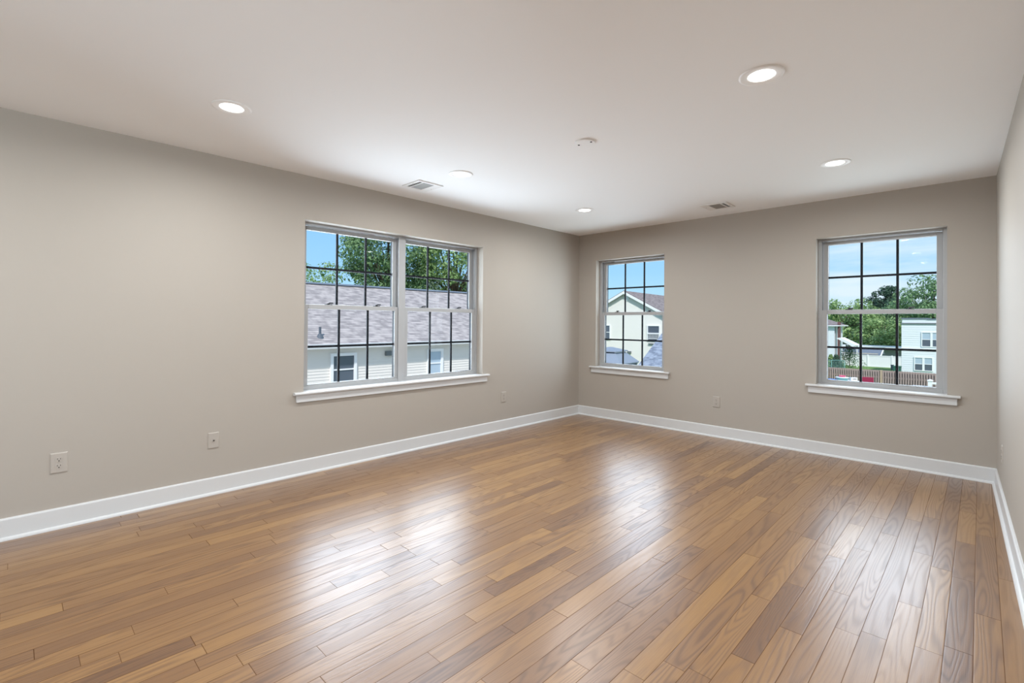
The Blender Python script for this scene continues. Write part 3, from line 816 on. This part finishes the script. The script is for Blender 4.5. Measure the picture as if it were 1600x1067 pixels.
# ---- brown shadow-box fence: every picket its own part up to the hundred that show largest
fy = 26.6
fn = empty('picket_fence', (0.75, fy, GZ), 0, 'brown wooden shadow-box fence across the yard below the window with trees', 'fence')
pk = None
for side in (-1, 1):
    for k in range(50):
        if pk is None:
            pk = MB().box((-0.029, -0.009, 0.02), (0.029, 0.009, 1.83)).build('picket', MT['picket'], fn); q = pk
        else:
            q = pk.copy(); COL.objects.link(q)
        q.location = (-3.15 + k * 0.1035 + (0.05 if side > 0 else 0), side * 0.05, 0)
for z in (0.30, 0.95, 1.42):
    MB().box((-3.2, -0.03, z), (2.1, 0.03, z + 0.08)).build('fence_rail', MT['picket'], fn)
for x in (-3.18, -0.55, 0.10, 2.08):
    MB().box((x - 0.05, -0.07, 0), (x + 0.05, 0.05, 1.84)).build('fence_post', MT['postwood'], fn)
fr = MB(); fr.box((-3.24, -3, 0.02), (-3.20, 0, 1.83)); fr.build('return_panel', MT['picket'], fn)

# ---- white vinyl fence at the far side of the lawn
wf = empty('vinyl_fence', (-4, 67.6, -3.95), 0, 'long white vinyl privacy fence across the far end of the lawn', 'fence')
MB().box((-4.4, -0.02, 0.1), (8, 0.02, 1.36)).build('fence_panel', MT['white_out'], wf)
MB().box((-4.4, -0.05, 1.34), (8, 0.05, 1.44)).box((-4.4, -0.05, 0.05), (8, 0.05, 0.17)).build('fence_rail', MT['white_out'], wf)
for i in range(6):
    x = -4.3 + i * 2.35
    MB().box((x - 0.07, -0.08, 0), (x + 0.07, 0.08, 1.50)).build('fence_post', MT['white_out'], wf)

# ---- shed and flat carport roof behind that fence
sh = empty('shed', (-7.8, 73, -3.95), 0, 'low beige shed with a slate-blue roof behind the white fence', 'shed')
MB().box((-3.2, -1.0, 0), (2.3, 3, 1.45)).build('shed_wall', MT['beige'], sh)
m = MB(); m.prism([(2.55, -1.3, 1.28), (2.55, 1.0, 1.88), (2.55, 3.3, 1.28)], (-6.0, 0, 0)); m.build('shed_roof', MT['darkroof'], sh)
MB().prism([(2.57, -1.36, 1.20), (2.57, 1.0, 1.95), (2.57, 1.0, 1.75), (2.57, -1.2, 1.10)], (0.12, 0, 0)).build('rake_board', MT['white_out'], sh)
cp = empty('carport', (-7.5, 82, -3.95), 0, 'long flat white carport roof edge in front of the trees', 'carport')
MB().box((-4.0, 0, 1.75), (5.0, 4.0, 2.02)).build('roof_edge', MT['white_out'], cp)
MB().box((-0.6, 0.3, 1.55), (5.0, 3.8, 1.75)).build('roof_beam_shade', MT['darkroof'], cp)  # dark slab put in for the shade beneath the carport roof
for x in (-3.8, 0, 4.8):
    MB().box((x - 0.08, 0.2, 0), (x + 0.08, 0.36, 1.75)).build('post', MT['white_out'], cp)
MB().box((-3.9, 3.7, 0.0), (4.9, 3.8, 1.6)).build('rear_screen', MT['white_out'], cp)

# ---- white house with brick chimney, sloped white awning, house with dormer
hE = empty('white_house', (-10.4, 65.6, -3.9), 0, 'white-sided house with a grey hip roof and brick chimney', 'house')
m = MB(); siding(m, (-8, 0), (1.35, 0), 0, 4.95, 0.2, (0, -1)); m.build('siding_wall', MT['white_siding'], hE)
MB().box((-8, 0.02, 0), (1.35, 5, 4.95)).build('house_body', MT['white_siding'], hE)
MB().rings([[(-8.3, -0.4, 5.0), (1.85, -0.4, 5.0), (1.85, 5.4, 5.0), (-8.3, 5.4, 5.0)], [(-5.6, 2.5, 6.3), (-1.2, 2.5, 6.3), (-1.2, 2.51, 6.3), (-5.6, 2.51, 6.3)]]).build('hip_roof', MT['roofB'], hE)
MB().box((-8.35, -0.45, 4.90), (1.9, 5.45, 5.02)).build('fascia', MT['white_out'], hE)
MB().box((0.45, -0.06, 3.7), (0.6, -0.01, 4.3)).build('window', MT['greybox'], hE)
MB().box((1.62, 0.3, 0), (1.86, 0.9, 5.45), 0.01).build('chimney', MT['brick'], hE)
aw = empty('awning_roof', (-7.0, 60.5, -3.7), 0, 'sloping white awning roof descending beside the white house', 'awning')
MB().prism([(-0.95, 0, 3.35), (-0.55, 0, 3.42), (1.0, 0, 2.58), (0.6, 0, 2.42)], (0, 2.4, 0)).build('awning_slab', MT['white_out'], aw)
for x in (-0.85, 0.75):
    MB().box((x - 0.05, 1.9, 0), (x + 0.05, 2.0, 2.9 if x < 0 else 2.45)).build('post', MT['white_out'], aw)
hF = empty('dormer_house', (-14.2, 102, -4), 0, 'distant house with dark roof and beige dormer behind the white house', 'house')
MB().box((-3, 0.3, 0), (2.5, 6, 3.2)).build('house_body', MT['beige'], hF)
MB().prism([(-3.2, 0, 3.0), (-3.2, 3, 5.6), (-3.2, 6.2, 3.0)], (6.0, 0, 0)).build('main_roof', MT['darkroof'], hF)
m = MB(); m.box((-0.75, -0.2, 2.9), (0.75, 2.4, 4.1)); m.prism([(-0.85, -0.2, 4.1), (0.85, -0.2, 4.1), (0.0, -0.2, 4.75)], (0, 2.6, 0)); m.build('dormer', MT['beige'], hF)
MB().prism([(-1.0, -0.35, 4.05), (0.0, -0.35, 4.85), (0.0, -0.35, 5.0), (-1.1, -0.35, 4.15)], (0, 2.7, 0)).prism([(1.0, -0.35, 4.05), (0.0, -0.35, 4.85), (0.0, -0.35, 5.0), (1.1, -0.35, 4.15)], (0, 2.7, 0)).build('dormer_roof', MT['darkroof'], hF)
house_window(hF, (0, -0.22, 3.55), 1.25, 0.85, (0, -1, 0), trim=0.06, mull=True)
MB().prism([(-0.6, -0.9, 2.55), (-0.6, 0.2, 2.95), (-0.6, 0.2, 2.80), (-0.6, -0.9, 2.45)], (2.0, 0, 0)).build('porch_roof', MT['white_out'], hF)

# ---- small yard things
gb = empty('wheelie_bin', (-1.45, 50.5, -3.52), 0, 'dark green wheelie bin standing beside the white flat-roofed house', 'bin')
MB().rings([[(-0.22, -0.26, 0.08), (0.22, -0.26, 0.08), (0.22, 0.26, 0.08), (-0.22, 0.26, 0.08)], [(-0.28, -0.34, 0.95), (0.28, -0.34, 0.95), (0.28, 0.34, 0.95), (-0.28, 0.34, 0.95)]]).build('bin_body', MT['bin'], gb)
MB().box((-0.30, -0.37, 0.95), (0.30, 0.38, 1.02), 0.02).build('bin_lid', MT['bin'], gb)
for s in (-0.24, 0.24):
    MB().cyl((s - 0.03, 0.28, 0.10), (s + 0.03, 0.28, 0.10), 0.10).build('wheel', MT['slot'], gb)
ub = empty('utility_box', (-3.1, 63, -3.79), 0, 'small dark utility box on the lawn before the white fence', 'box')
MB().box((-0.13, -0.13, 0), (0.13, 0.13, 0.5), 0.02).build('box_body', MT['greybox'], ub)
MB().box((-0.15, -0.15, 0.5), (0.15, 0.15, 0.56), 0.02).build('box_lid', MT['greybox'], ub)
cl = empty('chain_link_fence', (-6.6, 52, -3.53), 0, 'green chain-link fence at the edge of the lawn', 'fence')
for x in (-1.6, -0.2, 0.9):
    MB().cyl((x, 0, 0), (x, 0, 1.2), 0.03, n=8).build('fence_post', MT['wire'], cl)
MB().cyl((-2, 0, 1.17), (0.9, 0, 1.17), 0.022, n=8).build('top_rail', MT['wire'], cl)
m = MB()
for i in range(24):
    xa = -2 + i * 0.12
    m.cyl((xa, 0, 0.02), (xa + 0.3, 0, 1.17), 0.007, n=4); m.cyl((xa + 0.3, 0, 0.02), (xa, 0, 1.17), 0.007, n=4)
m.build('wire_mesh', MT['wire'], cl)

# ---- neighbour deck with things on it
dk = empty('yard_deck', (1.0, 21.2, GZ), 0, 'raised grey deck with a white railing below the window with trees', 'deck')
MB().box((-3.4, -1.7, 0.98), (4.2, 2.0, 1.05)).build('deck_floor', MT['deck'], dk)
for x in (-3.2, 0.5, 4.0):
    for y in (-1.5, 1.8):
        MB().box((x - 0.06, y - 0.06, 0), (x + 0.06, y + 0.06, 0.98)).build('support_post', MT['deck'], dk)
def rail_post(x, y):
    p_ = MB().box((x - 0.062, y - 0.062, 1.05), (x + 0.062, y + 0.062, 2.05)).build('railing_post', MT['white_out'], dk)
    MB().rings([[(x - 0.085, y - 0.085, 2.05), (x + 0.085, y - 0.085, 2.05), (x + 0.085, y + 0.085, 2.05), (x - 0.085, y + 0.085, 2.05)],
                [(x - 0.085, y - 0.085, 2.08), (x + 0.085, y - 0.085, 2.08), (x + 0.085, y + 0.085, 2.08), (x - 0.085, y + 0.085, 2.08)],
                [(x - 0.02, y - 0.02, 2.12), (x + 0.02, y - 0.02, 2.12), (x + 0.02, y + 0.02, 2.12), (x - 0.02, y + 0.02, 2.12)]]).build('post_cap', MT['white_out'], p_)
rail_post(1.55, -1.58); rail_post(4.1, -1.58)
MB().box((1.6, -1.62, 1.93), (4.1, -1.54, 2.01), 0.008).build('top_rail', MT['white_out'], dk)
MB().box((1.6, -1.61, 1.15), (4.1, -1.55, 1.21), 0.006).build('bottom_rail', MT['white_out'], dk)
for i in range(17):
    x = 1.76 + i * 0.14
    MB().box((x - 0.02, -1.60, 1.2), (x + 0.02, -1.56, 1.94)).build('baluster', MT['white_out'], dk)
for i in range(3):
    MB().box((1.10 - i * 0.05, -1.55, 1.55 + 0.11 * i), (1.50, -1.2, 1.59 + 0.11 * i)).build('stair_tread', MT['white_out'], dk)
MB().box((1.08, -1.5, 1.05), (1.14, -1.25, 1.6)).box((1.42, -1.5, 1.05), (1.48, -1.25, 1.8)).build('stair_stringer', MT['white_out'], dk)
DZ = GZ + 1.05
tb = empty('patio_table', (-0.62, 20.9, DZ), math.radians(40), 'low white patio table on the deck holding coloured tubs', 'table')
MB().box((-0.75, -0.40, 0.60), (0.75, 0.40, 0.64), 0.01).build('tabletop', MT['white_out'], tb)
for sx in (-0.66, 0.66):
    for sy in (-0.32, 0.32):
        MB().box((sx - 0.03, sy - 0.03, 0), (sx + 0.03, sy + 0.03, 0.60)).build('leg', MT['white_out'], tb)
def tub(name, x, y, z, r, h, m1, lab, cat):
    o = MB().lathe([(r * 0.8, 0), (r, h), (r * 1.08, h), (r * 1.08, h - 0.015), (r * 0.98, h - 0.02), (r * 0.76, 0.012)], n=28, close0=True, close1=True).build(name, m1)
    o.location = (x, y, z); return tag(o, lab, cat)
TZ = DZ + 0.64
tub('tub', -0.92, 20.60, TZ, 0.20, 0.055, MT['blue'], 'shallow blue tub on the patio table', 'tub')
tub('tub', -0.56, 20.95, TZ, 0.24, 0.125, MT['teal'], 'teal tub under a pink bowl on the patio table', 'tub')
lid = MB().lathe([(0.265, 0), (0.27, 0.02), (0.20, 0.035)], n=28, close0=True, close1=True).build('round_tray', MT['white_out']); lid.location = (-0.56, 20.95, TZ + 0.125)
tag(lid, 'white round tray lying on the teal tub', 'tray')
tub('bowl', -0.56, 20.95, TZ + 0.16, 0.13, 0.06, MT['pink'], 'pink bowl on top of the white round tray', 'bowl')
bx = empty('box', (-0.19, 21.25, TZ), math.radians(40), 'small white box with dark print on the patio table', 'box')
MB().box((-0.14, -0.07, 0), (0.14, 0.07, 0.145), 0.008).build('box_body', MT['white_out'], bx)
m = MB()
for i, wd in enumerate((0.02, 0.035, 0.025, 0.04)):
    xa = -0.085 + i * 0.045
    m.box((xa, -0.0715, 0.045), (xa + wd, -0.0695, 0.10))
m.build('box_print', MT['slot'], bx)
ch = empty('patio_chair', (0.27, 21.7, DZ), math.radians(10), 'maroon cushioned chair back on the deck before the brown fence', 'chair')
MB().box((-0.24, -0.22, 0.38), (0.24, 0.24, 0.46), 0.02).build('seat', MT['maroon'], ch)
MB().box((-0.24, 0.20, 0.44), (0.24, 0.27, 0.78), 0.02).build('backrest', MT['maroon'], ch)
for sx in (-0.21, 0.21):
    for sy in (-0.19, 0.22):
        MB().cyl((sx, sy, 0), (sx, sy, 0.40), 0.015, n=8).build('leg', MT['greybox'], ch)

# ------------------------------------------------------------------ trees
def blob_leaves(mb, c, r, n, size, rng, squash=0.8, flat=0.0):
    """leaf sprays scattered through an ellipsoidal clump"""
    for _ in range(n):
        while True:
            v = Vector((rng.uniform(-1, 1), rng.uniform(-1, 1), rng.uniform(-1, 1)))
            if 0.25 < v.length < 1.0: break
        d = v.normalized(); v = d * (v.length ** 0.5)
        p = Vector(c) + Vector((v.x * r, v.y * r, v.z * r * squash))
        nrm = (d + Vector((rng.gauss(0, .5), rng.gauss(0, .5), rng.gauss(0, .5) + 0.5 + flat))).normalized()
        a = nrm.orthogonal().normalized(); b = nrm.cross(a)
        ang = rng.uniform(0, 6.28); a, b = a * math.cos(ang) + b * math.sin(ang), b * math.cos(ang) - a * math.sin(ang)
        s = size * rng.uniform(0.6, 1.35)
        q = [p - a * s, p + b * s * 0.45 + nrm * s * 0.12, p + a * s, p - b * s * 0.45 + nrm * s * 0.12]
        mb.bm.faces.new([mb.bm.verts.new(t) for t in q])

def tree(name, base, height, crown_r, m, label, seed, clumps=46, per=95, leaf=0.17, crown_z0=0.30, squash=0.75, shape='round', clump_r=0.34, group='trees beyond the houses', trunk_r=0.22):
    rng = random.Random(seed)
    root = empty(name, base, 0, label, 'tree', group)
    mb = MB(); tr = MB()
    zc = height * (crown_z0 + 1) / 2; hz = height * (1 - crown_z0) / 2
    top = Vector((rng.uniform(-.3, .3), rng.uniform(-.3, .3), height * 0.80))
    tr.tube([(0, 0, 0), (top.x * .3, top.y * .3, height * .35), tuple(top)], [trunk_r, trunk_r * .75, trunk_r * .2])
    for i in range(clumps):
        if shape == 'cone':
            t = (i + 0.5) / clumps; zz = height * (crown_z0 + (1 - crown_z0) * t)
            rr = crown_r * (1 - t) ** 0.8 * rng.uniform(0.55, 1.0) + 0.08
            a = i * 2.4 + rng.uniform(-.4, .4)
            c = Vector((rr * math.cos(a), rr * math.sin(a), zz)); cr = crown_r * clump_r * (1.15 - 0.7 * t)
        else:
            while True:
                v = Vector((rng.uniform(-1, 1), rng.uniform(-1, 1), rng.uniform(-1, 1)))
                if v.length < 1: break
            v = v.normalized() * (v.length ** 0.6)
            lim = 1.0 if v.z > 0 else 0.9
            c = Vector((v.x * crown_r * lim, v.y * crown_r * lim, zc + v.z * hz)); cr = crown_r * clump_r * rng.uniform(0.7, 1.2)
        blob_leaves(mb, c, cr, per, leaf, rng, squash, 0.6 if shape == 'layer' else 0.0)
        if i % 3 == 0:
            st = Vector((top.x * .4, top.y * .4, min(height * 0.45, c.z * 0.75)))
            tr.tube([tuple(st), tuple((st + c) / 2 + Vector((0, 0, -0.1 * cr))), tuple(c)], [trunk_r * .35, trunk_r * .22, trunk_r * .06], n=5)
    mb.build('foliage', m, root); tr.build('trunk', MT['bark'], root)
    return root

# behind the shingle roof
tree('broadleaf_tree', (-29.6, 15.2, GZ), 13.6, 3.4, MT['leaf_mid'], 'big broad-leaved tree above the middle of the mauve-grey roof', 11, clumps=84, per=190, leaf=0.135, crown_z0=0.36, clump_r=0.30)
tree('broadleaf_tree', (-26.6, 19.6, GZ), 13.6, 3.5, MT['leaf_light'], 'fuller lighter tree just past the window mullion, above the roof', 12, clumps=84, per=190, leaf=0.13, crown_z0=0.38, clump_r=0.30)
tree('broadleaf_tree', (-25.0, 23.6, GZ), 12.0, 2.6, MT['leaf_mid'], 'airy tree with sky showing through, at the far end of the roof', 15, clumps=34, per=130, leaf=0.12, crown_z0=0.42, clump_r=0.30)
tree('young_tree', (-30.2, 7.6, GZ), 8.7, 1.9, MT['leaf_light'], 'sparse pale green tree showing sky between leaves over the roof', 13, clumps=22, per=60, leaf=0.13, crown_z0=0.55, clump_r=0.42, trunk_r=0.10)
tree('young_tree', (-32.5, 11.2, GZ), 9.0, 1.7, MT['leaf_light'], 'thin pale tree beside the big broad-leaved one above the roof', 14, clumps=14, per=60, leaf=0.13, crown_z0=0.6, clump_r=0.45, trunk_r=0.10)
# outside the window with trees
G2 = 'trees beyond the white fence'
tree('broadleaf_tree', (-12.9, 97, -3.9), 9.5, 4.3, MT['leaf_light'], 'wide light green tree beside the brick chimney', 21, clumps=46, per=105, leaf=0.26, crown_z0=0.18, group=G2)
tree('pine_tree', (-9.9, 117, -3.9), 13.3, 3.3, MT['leaf_pine'], 'tall dark pine top rising above the green trees', 22, clumps=44, per=110, leaf=0.26, crown_z0=0.35, group=G2, clump_r=0.30)
tree('broadleaf_tree', (-6.4, 109, -3.9), 9.3, 4.2, MT['leaf_dark'], 'dark green tree below the pine', 23, clumps=50, per=110, leaf=0.26, crown_z0=0.1, group=G2)
tree('broadleaf_tree', (-7.0, 90.5, -3.9), 6.2, 3.5, MT['leaf_light'], 'bright low tree directly behind the white carport roof', 24, clumps=60, per=110, leaf=0.22, crown_z0=0.05, group=G2, squash=0.55, shape='layer')
tree('broadleaf_tree', (-6.6, 99, -3.9), 9.0, 3.3, MT['leaf_mid'], 'mid green tree between the pine and the flat-roofed house', 25, clumps=44, per=100, leaf=0.24, crown_z0=0.2, group=G2)
tree('broadleaf_tree', (-0.6, 80, -3.9), 11.4, 3.7, MT['leaf_mid'], 'large tree rising behind the white flat-roofed house', 26, clumps=56, per=115, leaf=0.22, crown_z0=0.38, group=G2)
tree('broadleaf_tree', (-3.2, 95, -3.9), 8.0, 2.4, MT['leaf_light'], 'yellow-green bush-like tree beside the flat-roofed house', 27, clumps=26, per=90, leaf=0.22, crown_z0=0.2, group=G2)
tree('broadleaf_tree', (-22.0, 128, -3.9), 7.0, 5.0, MT['leaf_dark'], 'far hazy tree over the grey hip roof', 28, clumps=36, per=80, leaf=0.32, crown_z0=0.2, group=G2)
tree('broadleaf_tree', (-17.0, 117, -3.9), 8.2, 4.4, MT['leaf_mid'], 'tree standing behind the house with a dormer', 29, clumps=40, per=90, leaf=0.28, crown_z0=0.15, group=G2)
def shrub(name, base, h, r, m, label, seed):
    rng = random.Random(seed); root = empty(name, base, 0, label, 'shrub')
    mb = MB()
    for i in range(16):
        t = (i + .5) / 16; a = i * 2.4
        blob_leaves(mb, (r * .55 * (1 - t) * math.cos(a), r * .55 * (1 - t) * math.sin(a), h * (.08 + .85 * t)), r * (0.62 - .38 * t), 70, 0.10, rng)
    mb.build('foliage', m, root)
    MB().cyl((0, 0, 0), (0, 0, h * .5), 0.05, n=6).build('stem', MT['bark'], root)
    return root
shrub('evergreen_shrub', (-6.65, 53.5, -3.58), 1.75, 0.75, MT['leaf_pine'], 'dark rounded evergreen shrub before the white fence', 41)
shrub('hedge_shrub', (-7.6, 56.0, -3.65), 1.7, 0.6, MT['leaf_light'], 'pale green shrub beside the chain-link fence', 42)
shrub('hedge_shrub', (-7.0, 62.5, -3.8), 3.0, 1.5, MT['leaf_dark'], 'dark green hedge under the sloping white awning', 43)
